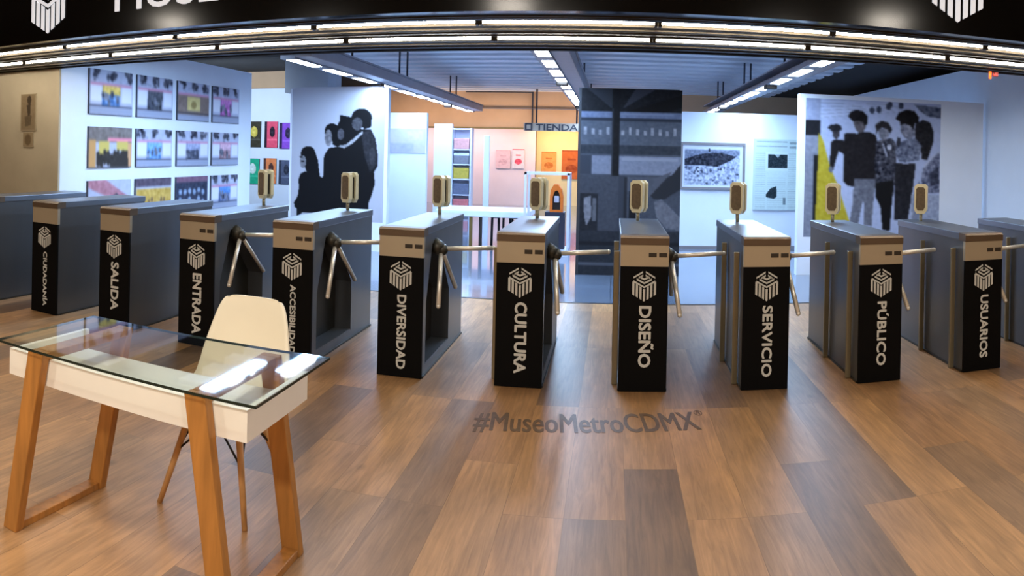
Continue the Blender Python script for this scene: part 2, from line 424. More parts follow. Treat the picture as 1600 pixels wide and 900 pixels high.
for x, y, w in dl:
    t = empty('ceiling_downlight', (x, y, 3.3), f'round warm ceiling downlight mirrored in the {w} part of the black fascia', 'light', 'entrance downlights')
    MB().cyl((0, 0, -.03), (0, 0, .0), .24, 32).build('rim', 'down_rim', t)
    MB().cyl((0, 0, -.04), (0, 0, -.031), .21, 32).build('diffuser', 'down_glow', t)
    area('lamp', (0, 0, -.06), .4, .4, DOWN_W, (1, .91, .79), parent=t)

def track(name_side, x, y0, y1, z, rods, n, label, power=1.):
    t = empty('track_light', (x, y0, z), label, 'light', 'suspended gallery light tracks')
    L_ = y1 - y0
    MB().box(.06, .26, 0, L_, .02, .16, 0, .01).build('housing', 'track_body', t)
    MB().box(-.10, .28, 0, L_, .16, .18).build('top_flange', 'track_body', t)
    st = L_ / n
    for i in range(n):
        MB().box(-.08, .055, i * st + .08, (i + 1) * st - .26, -.004, .02, 0, .004).build('diffuser', 'track_diffuser', t)
    MB().box(-.12, .06, 0, L_, .0, .05).build('lamp_tray', 'track_body', t)
    for yy in rods:
        MB().cyl((.05, yy - y0, .18), (.05, yy - y0, 3.24 - z), .016, 8).cyl((.17, yy - y0 + .05, .18), (.17, yy - y0 + .05, 3.24 - z), .016, 8).build('hanger_rod', 'rod', t)
    for yy in (y0 + .3 * L_, y0 + .75 * L_):
        MB().box(-.10, .06, yy - y0 - .08, yy - y0 + .08, -.05, .018, 0, .01).build('spot_head', 'sensor_black', t)
    area('lamp', (-.01, L_ / 2, -.06), .2, L_, TRACK_W * L_ / 10 * power, (.38, .635, 1.0), parent=t)
track('left', -3.55, 7.5, 18.2, 2.55, (9.0, 11.6, 15.4), 10, 'long suspended light track on the left, above the three silhouetted people')
track('wall', -4.35, 6.62, 8.5, 2.80, (7.2, 8.2), 2, 'short light track beside the left picture wall, mirrored in the glass desk top', 1.7)
track('middle', -.72, 6.9, 18.2, 2.55, (9.2, 13.0, 17.0), 12, 'suspended light track in the middle, left of the tall grey photo panel')
track('right', 2.15, 6.9, 17.0, 2.55, (9.4, 12.4, 15.6), 10, 'suspended light track on the right, above the framed landscape')
for x in (-4.5, -1.0, 2.5): area('entrance_fill', (x, -1.6, 3.24), .5, .5, 95, (1, .92, .80))  # unseen fill lights without fixtures, added behind the camera to brighten the entrance
# shop lamps
area('shop_lamp', (-4.6, 20.6, 2.55), 3.2, .8, SHOP_W, (1, .82, .80))
area('shop_lamp', (-1.4, 20.9, 2.55), 1.8, .8, SHOP_W * .9, (1, .72, .42))
area('poster_wall_fill', (-7.8, 12.4, 2.5), 2.0, .3, 90, (.62, .78, 1), rot=(R(80), 0, 0))  # unseen fill light, added and aimed to brighten the poster wall's orange top
area('bulkhead_lamp', (-3.0, 18.9, 2.2), 7.0, .3, 45, (1, .70, .46), rot=(R(155), 0, 0))

# ================================================================ TURNSTILES
D, S_, X7, W, L, ZB, HT = 4.805, .814, .2197, .316, 1.312, .8203, 1.02
hw = W / 2
def cube_mark(name, k, material, mw, parent=None, dep=.003):
    """White striped cube mark: seven upright bars ending in a V, chevrons for its top face. Unit width k."""
    m = MB(); st = k / 6.6; bw = st * .60
    z3 = lambda x, y: (x, y, 0); z4 = lambda x, y: (x, y, dep)
    for i in range(-3, 4):
        x = i * st; a = abs(i)
        bot = -.60 * k + a * .09 * k; top = -.10 * k + a * .10 * k
        sl = .09 / (1 / 6.6) * (1 if i > 0 else -1 if i < 0 else 0)
        yb0 = bot - abs(sl) * bw / 2; yb1 = bot + abs(sl) * bw / 2
        if i == 0: pts = [(x - bw / 2, bot + .03 * k), (x, bot - .005 * k), (x + bw / 2, bot + .03 * k), (x + bw / 2, top + .03 * k), (x, top - .0 * k), (x - bw / 2, top + .03 * k)]
        elif i > 0: pts = [(x - bw / 2, yb0), (x + bw / 2, yb1), (x + bw / 2, top + .04 * k), (x - bw / 2, top - .02 * k)]
        else: pts = [(x - bw / 2, yb1), (x + bw / 2, yb0), (x + bw / 2, top - .02 * k), (x - bw / 2, top + .04 * k)]
        m.prism(pts, z3, z4)
    t = .075 * k
    for j in range(3):                                    # nested chevrons pointing down: the top face
        w_ = k * (.46 - .14 * j); y0 = .30 * k + .085 * k * (j - 1) * 1.0
        yc = y0 - w_ * .60 + .02 * k
        for sgn in (-1, 1):
            m.prism([(0, yc), (sgn * w_, y0 - .01 * k), (sgn * w_, y0 + t), (0, yc + t)][::sgn], z3, z4)
    for sgn in (-1, 1):                                   # roof strokes closing the top face
        m.prism([(sgn * .06 * k, .60 * k), (sgn * .46 * k, .36 * k), (sgn * .46 * k, .36 * k + t), (sgn * .06 * k, .60 * k + t)][::sgn], z3, z4)
        m.prism([(sgn * .05 * k, .46 * k), (sgn * .24 * k, .345 * k), (sgn * .24 * k, .345 * k + t), (sgn * .05 * k, .46 * k + t)][::sgn], z3, z4)
    o = m.build(name, material, parent); o.data.transform(mw); return o

HOUSE = [(.10, .075), (.82, .075), (.82, .47), (.44, .89), (.25, .89), (.10, .50)]
def turnstile(i, word, recess, arms, guides, sign, label):
    t = empty('turnstile', (X7 + (i - 7) * S_, D, 0), label, 'turnstile', 'row of turnstiles')
    z3 = lambda x: (lambda y, z: (x, y, z))
    m = MB()
    if recess:
        m.box(-hw + .004, hw - .15, .012, L, .012, HT - .05)
        m.holed([(.012, .012), (L, .012), (L, HT - .05), (.012, HT - .05)], HOUSE, z3(hw - .15), z3(hw - .004))
    else:
        m.box(-hw + .004, hw - .004, .012, L, .012, HT - .05, 0, .004)
    m.build('body', 'steel', t)
    MB().box(-hw - .004, hw + .004, .02, L + .01, 0, .014).build('base_plate', 'steel_dark', t)
    if recess:
        MB().prism(HOUSE, z3(hw - .1495), z3(hw - .144)).build('recess_panel', 'steel_dark', t)
        MB().box(hw - .145, hw - .006, .105, .815, .076, .082).build('recess_ledge', 'steel', t)
    MB().box(-hw, hw, -.004, .014, .004, ZB).build('front_panel', 'black_panel', t)
    MB().prism([(-.002, ZB), (.03, ZB), (.03, HT - .052), (-.002, HT - .06)], lambda y, z: (-hw, y, z), lambda y, z: (hw, y, z)).build('reader_plate', 'steel_warm', t)
    MB().prism([(-.008, HT - .058), (.10, HT - .058), (.10, HT - .001), (.012, HT - .001), (-.008, HT - .014)], lambda y, z: (-hw - .002, y, z), lambda y, z: (hw + .002, y, z)).build('front_cap', 'cap_brown', t)
    MB().box(-hw - .002, hw + .002, .10, L + .006, HT - .052, HT, 0, .004).build('top_plate', 'steel_top', t)
    if recess or guides:
        for x in (.026, .094): MB().box(x, x + .052, -.006, .0, .882, .910, 0, .001).build('reader_button', 'button_dark', t)
    face = lambda x, z: basis((x, -.0045, z), (1, 0, 0), (0, 0, 1))
    cube_mark('emblem', .155, 'white_vinyl', face(0, .686), t)
    n = len(word) or 1; hgt = min(.078, .50 / (n * .80)); wid = min(.50, n * .066)
    if word in ('DIVERSIDAD', 'USUARIOS', 'SERVICIO', 'PÚBLICO'): wid, hgt = {'DIVERSIDAD': (.50, .062), 'USUARIOS': (.46, .064), 'SERVICIO': (.47, .066), 'PÚBLICO': (.44, .066)}[word]
    if word in ('CIUDADANÍA', 'ACCESIBILIDAD'): wid, hgt = .49, .044
    if word: text_obj('lettering', word, hgt, 'white_vinyl', basis((-hgt * .5 + .012, -.0045, .56 - wid / 2), (0, 0, -1), (1, 0, 0)), t, bold=.045, width=wid)
    if arms:
        hx, hy, hz = hw + .002, .335, .860
        a = MB().cyl((hx - .02, hy, hz + .012), (hx + .045, hy, hz - .02), .058, 20, 0, .048).ball((hx + .045, hy, hz - .02), .046)
        a.build('arm_hub', 'steel_dark', t)
        for q in ((hx + .415, hy + .03, hz + .004), (hx + .085, hy - .25, hz - .375), (hx + .075, hy + .34, hz - .345)):
            p0 = Vector((hx + .04, hy, hz - .015)); q = Vector(q)
            MB().cyl(p0, q, .0165, 12).ball(q, .0168).build('turnstile_arm', 'chrome', t)
    if guides:
        for y in (.15, .71):
            MB().box(-hw - .042, -hw - .004, y - .012, y + .012, .002, .90, 0, .004).build('guide_post', 'brass', t)
    if sign:
        MB().cyl((-.012, 1.14, HT - .002), (-.012, 1.14, 1.095), .015, 12).build('sign_post', 'brass', t)
        rot = Matrix.Translation((0, 1.165, 1.215)) @ Matrix.Rotation(R(-30), 4, 'Z')
        def plate(y0, y1, front):
            w, h, c = .056, .130, .022
            o8 = [(-w + c, -h), (w - c, -h), (w, -h + c * 1.6), (w, h - c), (w - c, h), (-w + c, h), (-w, h - c), (-w, -h + c * 1.6)]
            p = MB().prism(o8, lambda x, z: (x, y0, z), lambda x, z: (x, y1, z)).build('sign_plate', 'plate_cream', t)
            p.data.transform(rot)
            k = [(x * .72, z * .78 + .002) for x, z in o8]
            e = -.004 if front else .004; yy = y0 if front else y1
            f_ = MB().prism(k, lambda x, z: (x, yy, z), lambda x, z: (x, yy + e, z)).build('sign_face', 'plate_face', p)
            f_.data.transform(rot)
        plate(-.058, -.022, True); plate(.012, .044, False)
        b = MB().box(-.035, .035, -.022, .012, -.09, .09).build('sign_core', 'sensor_black', t); b.data.transform(rot)
    return t
WORDS = {1: 'CIUDADANÍA', 2: 'SALIDA', 3: 'ENTRADA', 4: 'ACCESIBILIDAD', 5: 'DIVERSIDAD', 6: 'CULTURA', 7: 'DISEÑO', 8: 'SERVICIO', 9: 'PÚBLICO', 10: 'USUARIOS'}
for i in range(0, 12):
    w = WORDS.get(i, '')
    lab = f'steel turnstile with black front panel lettered {w} downwards' if w else ('plain steel turnstile at the left edge, left of the one lettered CIUDADANÍA' if i == 0 else 'dark steel turnstile cut off by the right edge, right of the one lettered USUARIOS')
    turnstile(i, w, 3 <= i <= 10, 3 <= i <= 10, i >= 3, 3 <= i <= 10, lab)

# ================================================================ FASCIA SIGNS, FLOOR LETTERING
fz = lambda x, z: basis((x, 4.648, z), (1, 0, 0), (0, 0, 1))
o = cube_mark('striped_emblem', .40, 'sign_white', basis((-4.515, 4.649, 2.755), (1, 0, 0), (0, 0, 1)) @ Matrix.Scale(1, 4), None, .01)
tag(o, 'white striped cube emblem on the black fascia at the far left, beside the white letters', 'emblem', 'fascia emblems')
o = cube_mark('striped_emblem', .40, 'sign_white', basis((2.325, 4.649, 2.775), (1, 0, 0), (0, 0, 1)), None, .01)
tag(o, 'white striped cube emblem on the black fascia at the upper right', 'emblem', 'fascia emblems')
o = text_obj('fascia_lettering', 'MUSEO', .27, 'sign_white', basis((-3.11, 4.647, 2.625), (1, 0, 0), (0, 0, 1)), None, width=1.30, bold=.01, depth=.01)
tag(o, 'white letters MUSEO cut by the top of the photo on the black fascia', 'lettering')
def floor_text():
    mat('floor_vinyl', (98, 76, 56), .5, 0, .16, 30)
    a, c, d = at(738, 671, z=0), at(1096, 671, z=0), at(738, 641, z=0)
    ex = (c - a).normalized(); ey = Vector((-ex.y, ex.x, 0)); o_ = (a + c) / 2
    o = text_obj('floor_lettering', '#MuseoMetroCDMX', .30, 'floor_vinyl', basis((o_.x, o_.y, .0012), ex, ey), None, width=(c - a).length, depth=.0006, bold=.012)
    r_ = text_mesh('®', .09, depth=.0006, bold=0, width=.05); q = c + ex * .035 + ey * .22
    r_.transform(basis((q.x, q.y, .0012), ex, ey)); bm = bmesh.new(); bm.from_mesh(o.data); bm.from_mesh(r_); bm.to_mesh(o.data); bm.free()
    tag(o, 'brown lettering #MuseoMetroCDMX on the wood floor in front of the turnstiles', 'lettering')
floor_text()

# ================================================================ DESK AND CHAIR
def desk():
    t = empty('reception_desk', (-1.62, 2.3, 0), 'white reception desk with glass top and slanted oak trestle legs', 'desk')
    ox, oy = 1.62, -2.3
    def P(o): o.data.transform(Matrix.Translation((ox, oy, 0))); return o
    x0, x1, y0, y1, z0, z1 = -2.19, -1.10, 2.06, 2.535, .600, .705
    m = MB().box(x0, x1, y0, y1, z0, z0 + .014).box(x0, x1, y0, y0 + .020, z0 + .014, z1).box(x0, x0 + .02, y0 + .02, y1, z0 + .014, z1).box(x1 - .02, x1, y0 + .02, y1, z0 + .014, z1)
    P(m.build('tray', 'desk_white', t))
    g = MB().box(-2.205, -1.038, 2.0, 2.605, .739, .749)
    for f in g.bm.faces:
        f.material_index = 0 if abs(f.normal.z) > .9 or False else 1
    bmesh.ops.recalc_face_normals(g.bm, faces=g.bm.faces)
    for f in g.bm.faces:
        f.normal_update(); f.material_index = 0 if abs(f.normal.z) > .9 else 1
    P(g.build('glass_top', ['glass', 'glass_edge'], t))
    for xt, xb in ((-1.995, -2.118), (-1.272, -1.150)):
        for yt, yb in ((2.033, 2.025), (2.562, 2.545)):
            lg = MB()
            w = .030; d = .022
            lg.verts_box([(xb - .036, yb - d, 0), (xb + .036, yb - d, 0), (xb + .036, yb + d, 0), (xb - .036, yb + d, 0),
                          (xt - .040, yt - d, .738), (xt + .040, yt - d, .738), (xt + .040, yt + d, .738), (xt - .040, yt + d, .738)], 0, .004)
            P(lg.build('leg', 'desk_wood', t))
        P(MB().box(xt - .036, xt + .036, 2.055, 2.54, .706, .738, 0, .003).build('top_rail', 'desk_wood', t))
        P(MB().box(xb - .030, xb + .030, 2.047, 2.523, .0, .030, 0, .003).build('floor_rail', 'desk_wood', t))
desk()

def chair():
    t = empty('shell_chair', (-1.60, 2.80, 0), 'cream plastic shell chair with wooden legs behind the white reception desk', 'chair')
    prof = [(-.235, .425), (-.205, .447), (-.13, .440), (-.03, .425), (.07, .425), (.145, .452), (.185, .51), (.205, .58), (.220, .65), (.232, .72), (.240, .775), (.245, .812), (.248, .834), (.249, .845)]
    hwid = [.170, .208, .228, .235, .236, .234, .230, .223, .210, .194, .178, .162, .142, .108]
    side = [.005, .012, .022, .035, .045, .052, .055, .050, .042, .033, .025, .019, .014, .010]
    nu, sub = 16, 4
    def samp(a, v):
        i = min(len(a) - 2, int(v)); f_ = v - i
        p = [a[max(0, i - 1)], a[i], a[i + 1], a[min(len(a) - 1, i + 2)]]
        r = []
        arr = [np.array(q, float) for q in p]
        return .5 * (2 * arr[1] + (arr[2] - arr[0]) * f_ + (2 * arr[0] - 5 * arr[1] + 4 * arr[2] - arr[3]) * f_ ** 2 + (3 * arr[1] - arr[0] - 3 * arr[2] + arr[3]) * f_ ** 3)
    bm = bmesh.new(); rows = []
    nv = (len(prof) - 1) * sub
    for j in range(nv + 1):
        v = j / sub; y, z = samp(prof, v); w = float(samp(hwid, v)); s = float(samp(side, v))
        y2, z2 = samp(prof, min(v + .05, len(prof) - 1.001)); y1, z1 = samp(prof, max(0, v - .05))
        ty, tz = y2 - y1, z2 - z1; l = math.hypot(ty, tz); ny, nz = -tz / l, ty / l     # towards the sitter
        row = []
        for i in range(nu + 1):
            u = -1 + 2 * i / nu
            lift = s * abs(u) ** 2.2
            dz = 0
            if j > nv - 4: dz = -.006 * abs(u) ** 4
            row.append(bm.verts.new((u * w, y + ny * lift, z + nz * lift + dz)))
        rows.append(row)
    P3 = [[v.co.copy() for v in r_] for r_ in rows]; back = []
    for j in range(nv + 1):                               # second skin, 7 mm behind the first
        r_ = []
        for i in range(nu + 1):
            du = P3[j][min(i + 1, nu)] - P3[j][max(i - 1, 0)]; dv = P3[min(j + 1, nv)][i] - P3[max(j - 1, 0)][i]
            n_ = du.cross(dv).normalized()
            r_.append(bm.verts.new(P3[j][i] - n_ * .007))
        back.append(r_)
    for g in (rows, back):
        for j in range(nv):
            for i in range(nu):
                f_ = bm.faces.new((g[j][i], g[j][i + 1], g[j + 1][i + 1], g[j + 1][i])); f_.smooth = True
    ring = [(0, i) for i in range(nu)] + [(j, nu) for j in range(nv)] + [(nv, i) for i in range(nu, 0, -1)] + [(j, 0) for j in range(nv, 0, -1)]
    for a, b in zip(ring, ring[1:] + ring[:1]):
        bm.faces.new((rows[a[0]][a[1]], rows[b[0]][b[1]], back[b[0]][b[1]], back[a[0]][a[1]]))
    m = MB(); m.bm.free(); m.bm = bm
    m.build('shell', 'chair_shell', t)
    tops = {(-1, -1): (-.115, -.10), (1, -1): (.115, -.10), (-1, 1): (-.105, .07), (1, 1): (.105, .07)}
    feet = {(-1, -1): (-.21, -.20), (1, -1): (.21, -.20), (-1, 1): (-.20, .225), (1, 1): (.20, .225)}
    for k in tops:
        a, b = tops[k], feet[k]
        MB().cyl((b[0], b[1], 0), (a[0], a[1], .405), .0115, 12, 0, .016).build('leg', 'chair_wood', t)
        MB().cyl((a[0], a[1], .395), (a[0] * .9, a[1] * .9, .424), .014, 10).build('leg_mount', 'wire_black', t)
    pt = lambda k, f_: (feet[k][0] + (tops[k][0] - feet[k][0]) * f_, feet[k][1] + (tops[k][1] - feet[k][1]) * f_, .405 * f_)
    ks = [(-1, -1), (1, -1), (1, 1), (-1, 1)]
    for a, b in zip(ks, ks[1:] + ks[:1]):
        mid = (Vector(pt(a, .95)) + Vector(pt(b, .95))) / 2
        MB().tube([pt(a, .55), mid, pt(b, .55)], .0048, 8).build('wire_brace', 'wire_black', t)
        MB().cyl(pt(a, .95), pt(b, .95), .0048, 8).build('wire_brace', 'wire_black', t)
chair()

# ================================================================ LEFT WALL PICTURES
LV, DK, WH = (176, 182, 206), (44, 46, 60), (214, 218, 232)
PICS = [  # centre block colour(s), label
    [((214, 186, 96), (84, 122, 178)), 'yellow and blue train interior picture, top left of the twelve on the white wall'],
    [((76, 80, 92), (60, 64, 74)), 'grey train interior picture with dark doorway, second in the top row'],
    [((206, 188, 124), (128, 112, 106)), 'train interior picture with yellow panel between brown seats, third in the top row'],
    [((190, 118, 186), (172, 98, 166)), 'train interior picture with magenta panel, right end of the top row'],
    [((200, 180, 100), (56, 52, 50)), 'yellow and black crowd picture, left end of the middle row on the white wall'],
    [((116, 164, 208), (104, 144, 196)), 'train interior picture with light blue panel, second in the middle row'],
    [((150, 158, 190), (70, 76, 96)), 'train interior picture with black and white poster, third in the middle row'],
    [((206, 170, 190), (150, 120, 130)), 'pale pink train interior picture, right end of the middle row'],
    [((170, 120, 134), (60, 60, 74)), 'picture with a red and grey diagonal, left end of the bottom row, half behind turnstiles'],
    [((196, 162, 84), (176, 140, 76)), 'golden yellow crowd picture, second in the bottom row on the white wall'],
    [((140, 160, 190), (50, 56, 76)), 'dark picture with pale blue patches, third in the bottom row'],
    [((90, 140, 210), (96, 110, 150)), 'blue train interior picture, right end of the bottom row']]
COLY = [(6.905, 7.785), (7.885, 8.735), (8.86, 9.74), (9.84, 10.69)]
ROWZ = [(2.495, 1.925), (1.770, 1.250), (1.090, .560)]
for r in range(3):
    for c in range(4):
        (ca, cb), lab = PICS[r * 4 + c]; (ya, yb), (zt, zb) = COLY[c], ROWZ[r]
        t = empty('wall_picture', (-6.0, (ya + yb) / 2, zb), lab, 'picture', 'twelve pictures on the left white wall')
        k = Ink(0, 0, 100, 62, 60, LV)
        k.grain(6)
        if r * 4 + c == 4:
            k.rect((120, 112, 110), 0, 0, 100, 24, n=16).rect((196, 150, 96), 0, 20, 16, 62).rect((206, 160, 120), 88, 24, 100, 62)
            k.rect(ca, 24, 22, 46, 44).rect(ca, 64, 22, 90, 36).rect((230, 140, 160), 44, 16, 100, 21)
            for q in range(9): k.ell(cb, 22 + q * 7.5, 48 + 4 * math.sin(q * 2), 4.5, 12, n=10)
            k.poly(cb, (48, 62), (78, 34), (90, 36), (92, 62))
        elif r * 4 + c == 8:
            k.poly(ca, (0, 0), (40, 0), (100, 30), (100, 44), (0, 10), n=18).poly(cb, (36, 34), (66, 20), (82, 36), (60, 46)).rect((150, 156, 172), 0, 48, 100, 62, n=10)
        elif r * 4 + c == 9:
            k.rect((86, 76, 92), 0, 0, 100, 14, n=14).rect(ca, 4, 16, 100, 62, n=18)
            for q in range(10): k.ell((120, 96, 70), 20 + q * 8.4, 40 + 6 * math.sin(q * 1.7), 3, 5)
        elif r * 4 + c == 10:
            k.rect((120, 90, 110), 0, 0, 100, 10, n=10).rect(cb, 2, 10, 98, 58, n=12)
            for q in range(12): k.ell(ca, 14 + (q % 6) * 14, 26 + (q // 6) * 16 + 3 * math.sin(q * 3), 5, 5, n=10)
        else:
            q_ = random.Random(r * 9 + c)
            for hx in (14, 50, 86):
                for _ in range(7): k.ell((lambda d: tuple(v + d for v in DK))(q_.randint(-10, 50)), hx + q_.uniform(-9, 9), q_.uniform(0, 12), q_.uniform(3, 6), q_.uniform(2, 6), n=30)
            for _ in range(16): k.rect((lambda d: tuple(v + d for v in LV))(q_.randint(-40, 20)), *(lambda a, b: (a, b, a + q_.uniform(2, 9), b + q_.uniform(1, 4)))(q_.uniform(2, 92), q_.uniform(10, 20)), n=20)
            k.rect((200, 140, 170), 4, 18, 96, 21).rect(WH, 4, 22, 28, 44).rect(WH, 74, 22, 96, 44)
            if c == 2 and r == 0: k.rect(cb, 2, 22, 98, 52, n=8).rect(ca, 30, 24, 70, 46, n=8).ell((150, 130, 80), 50, 36, 9, 6)
            else:
                k.rect(ca, 30, 22, 70, 36, n=34).rect(cb, 28, 34, 68, 50, n=40)
                for q in range(7): k.ell((lambda d: (70 + d, 74 + d, 90 + d))(q_.randint(-20, 60)), q_.uniform(30, 68), q_.uniform(32, 46), q_.uniform(2, 4), q_.uniform(3, 7), n=24)
            k.rect(DK, 2, 48, 98, 51).rect((150, 158, 182), 0, 52, 100, 58)
        k.rect((70, 74, 86), 0, 0, 2.5, 62).rect((96, 100, 112), 0, 59.5, 100, 62).blur(2)
        MB().box(-6.0 + 6.0, .022, ya - (ya + yb) / 2, (yb - ya) / 2, 0, zt - zb).build('backing_board', 'frame_dark', t)
        e = .0235; h2 = (yb - ya) / 2
        k.mesh('print', (e, -h2, zt - zb), (e, h2, zt - zb), (e, -h2, 0), t)
# pictogram poster on the beige wall
t = empty('wall_notice', (-6.505, 6.383, 1.50), 'faint brown notice with a dark figure on the beige wall at far left', 'notice')
MB().box(-.135, .135, -.014, 0, .20, .66).build('notice_board', 'beige_wall', t)
k = Ink(0, 0, 30, 52, 40, (136, 119, 92)).rect((124, 106, 80), 2, 2, 28, 50, n=4).ell((62, 50, 36), 17, 9, 4, 6).poly((66, 54, 40), (12, 16), (20, 14), (19, 30), (17, 42), (14, 42), (14, 28)).poly((92, 78, 58), (8, 32), (22, 30), (20, 44), (10, 46), n=5).blur(2)
k.mesh('print', (-.13, -.0155, .655), (.13, -.0155, .655), (-.13, -.0155, .205), t)
k = Ink(0, 0, 20, 26, 20, (140, 122, 94)).ell((104, 86, 62), 10, 13, 6, 10, n=6).blur(2)
MB().box(-.09, .09, -.012, 0, 0, .185).build('notice_board', 'beige_wall', t)
k.mesh('print', (-.085, -.0135, .18), (.085, -.0135, .18), (-.085, -.0135, .005), t)
# small posters on the far left wall
for (x0, z0, x1, z1, c1, c2, lab) in (
        (-8.22, 2.142, -7.79, 1.554, (60, 56, 44), (210, 190, 90), 'yellow and black poster, upper left of the six behind the white wall'),
        (-7.69, 2.142, -7.36, 1.55, (226, 84, 110), (40, 30, 44), 'red and pink poster in the middle of the upper row, behind the white wall'),
        (-7.31, 2.114, -6.95, 1.53, (140, 80, 200), (50, 40, 70), 'purple poster at the right end of the upper row, beside the silhouette panel'),
        (-8.25, 1.29, -7.81, .71, (40, 170, 130), (210, 226, 220), 'green poster, lower left of the six behind the white wall'),
        (-7.70, 1.306, -7.38, .735, (226, 130, 80), (80, 50, 46), 'orange and brown poster in the middle of the lower row'),
        (-7.31, 1.272, -7.00, .73, (84, 92, 116), (50, 54, 70), 'dark slate poster at the right end of the lower row')):
    t = empty('poster', ((x0 + x1) / 2, 15.0, z1), lab, 'poster', 'posters on the far left wall')
    w2, h = (x1 - x0) / 2, z0 - z1
    MB().box(-w2, w2, -.03, 0, 0, h).build('backing_board', 'frame_dark', t)
    k = Ink(0, 0, 20, 30, 24, c1).rect(c2, 0, 0, 4, 30).ell(c2, 12, 12, 4, 6, n=14).rect(tuple(min(255, v + 24) for v in c1), 5, 20, 19, 22).grain(6)
    k.mesh('print', (-w2, -.032, h), (w2, -.032, h), (-w2, -.032, 0), t)

# ================================================================ BIG PHOTO PANELS
def crop_to(ink_bounds_fn): pass
def panel(name, label, x0, x1, y, z1, th, side='white_wall', z0=0.):
    t = empty(name, ((x0 + x1) / 2, y, 0), label, 'display panel', 'freestanding photo panels')
    MB().box(x0 - (x0 + x1) / 2, (x1 - x0) / 2, 0, th, z0, z1).build('panel_body', side, t)
    return t
def photo_on(t, ink, px0, py0, scale, Y, bounds, name='photo_print'):
    """Ink drawn in crop units (origin px0,py0; scale crop units per picture unit) printed on plane y=Y within bounds (crop units)."""
    a0, b0, a1, b1 = bounds
    P = lambda a, b: at(px0 + a / scale, py0 + b / scale, Y=Y)
    tl, tr, bl = P(a0, b0), P(a1, b0), P(a0, b1)
    off = Vector(t.location)
    xr = (P(a1, b0).x + P(a1, b1).x) / 2; xl = (P(a0, b0).x + P(a0, b1).x) / 2
    return ink.mesh(name, Vector((xl, Y, tl.z)) - off, Vector((xr, Y, tl.z)) - off, Vector((xl, Y, bl.z)) - off, t)

# silhouettes of four people
t = panel('photo_panel', 'white panel with a large photo of four dark-clothed people seen in silhouette', -4.99, -3.36, 10.6, 2.49, .12)
K = (16, 16, 19)
k = Ink(262, 197, 762, 900, 150, (172, 176, 190))
k.poly(K, (525, 345), (600, 360), (640, 420), (690, 420), (715, 470), (730, 560), (728, 610), (710, 640), (716, 700), (700, 760), (686, 800), (682, 860), (560, 855), (540, 862), (330, 868), (300, 890), (300, 850), (285, 838), (283, 815), (303, 780), (308, 740), (306, 690), (316, 660), (340, 648), (400, 655), (440, 680), (444, 560), (470, 520), (520, 512))
k.ell(K, 356, 552, 40, 40).poly(K, (318, 540), (395, 540), (412, 590), (422, 668), (360, 670), (345, 640))
k.ell((120, 122, 130), 329, 596, 17, 34, n=16).ell((60, 60, 66), 318, 570, 8, 8).rect(K, 318, 590, 334, 597)
k.ell(K, 484, 432, 40, 42).ell((112, 112, 120), 466, 466, 20, 44, n=18).poly(K, (470, 400), (530, 400), (530, 520), (488, 500), (484, 440))
k.ell(K, 562, 410, 48, 52).ell((70, 70, 78), 532, 446, 18, 30, n=14).poly(K, (548, 400), (610, 400), (600, 500), (550, 500))
k.ell(K, 640, 362, 54, 50).ell((66, 66, 72), 618, 392, 28, 34, n=12).poly(K, (640, 330), (694, 350), (690, 410), (652, 420))
k.poly((38, 38, 43), (640, 440), (690, 422), (722, 500), (728, 600), (690, 640), (660, 560), n=7)
k.poly((150, 152, 160), (520, 512), (552, 520), (600, 492), (650, 440), (646, 428), (596, 470), (560, 500), (530, 505), n=18)
k.ell((52, 52, 58), 700, 560, 16, 46, n=8)
k.blur(1)
photo_on(t, k, 380, 80, 3.4625, 10.598, (262, 197, 762, 900))

# grey station photo
t = panel('photo_panel', 'tall dark grey panel with a photo of an empty station platform', -.457, .833, 9.43, 2.40, .10, 'seam_dark')
k = Ink(40, 40, 433, 800, 130, (60, 66, 78)); k.grain(4)
k.rect((24, 26, 31), 40, 40, 433, 135, n=5).poly((44, 48, 56), (60, 40), (160, 120), (165, 40)).poly((52, 56, 66), (200, 120), (330, 40), (250, 40)).poly((16, 17, 20), (200, 135), (433, 60), (433, 110), (300, 150))
k.rect((96, 108, 136), 40, 132, 433, 166, n=8).rect((40, 46, 58), 40, 156, 433, 166).rect((112, 124, 150), 190, 138, 400, 144)
k.rect((72, 80, 94), 40, 168, 433, 300, n=6)
for q in range(13): k.rect((128, 134, 148), 52 + q * 29, 192 + (q % 3) * 5, 64 + q * 29, 222, n=14)
k.rect((44, 50, 60), 40, 262, 433, 296, n=5).rect((108, 116, 136), 84, 302, 433, 376, n=6).rect((50, 56, 68), 40, 302, 84, 376)
k.rect((126, 134, 152), 200, 310, 420, 322)
k.poly((36, 39, 46), (300, 440), (400, 372), (433, 330), (433, 430), (370, 470), (330, 470)).poly((92, 96, 108), (330, 480), (360, 470), (433, 540), (433, 592), (380, 585), (340, 540), n=8).poly((74, 78, 90), (300, 400), (400, 360), (330, 440), (300, 470))
k.rect((58, 63, 74), 40, 382, 215, 660, n=4).rect((50, 55, 66), 190, 382, 215, 660).rect((30, 33, 40), 44, 452, 112, 596, n=5)
k.poly((112, 116, 128), (58, 470), (84, 462), (90, 540), (70, 580), (60, 540), n=12).rect((84, 88, 98), 92, 470, 106, 560, n=8)
k.rect((34, 37, 44), 212, 384, 224, 640).rect((20, 22, 27), 232, 440, 262, 556).rect((70, 75, 87), 224, 384, 330, 440, n=4)
k.rect((38, 42, 50), 40, 596, 433, 770, n=4).rect((26, 28, 34), 40, 640, 433, 655).rect((70, 76, 88), 40, 720, 433, 732)
k.rect((20, 21, 25), 160, 40, 190, 382, n=3).rect((40, 44, 52), 160, 120, 166, 382)
k.blur(1)
photo_on(t, k, 890, 120, 2.5, 9.428, (40, 44, 433, 800))

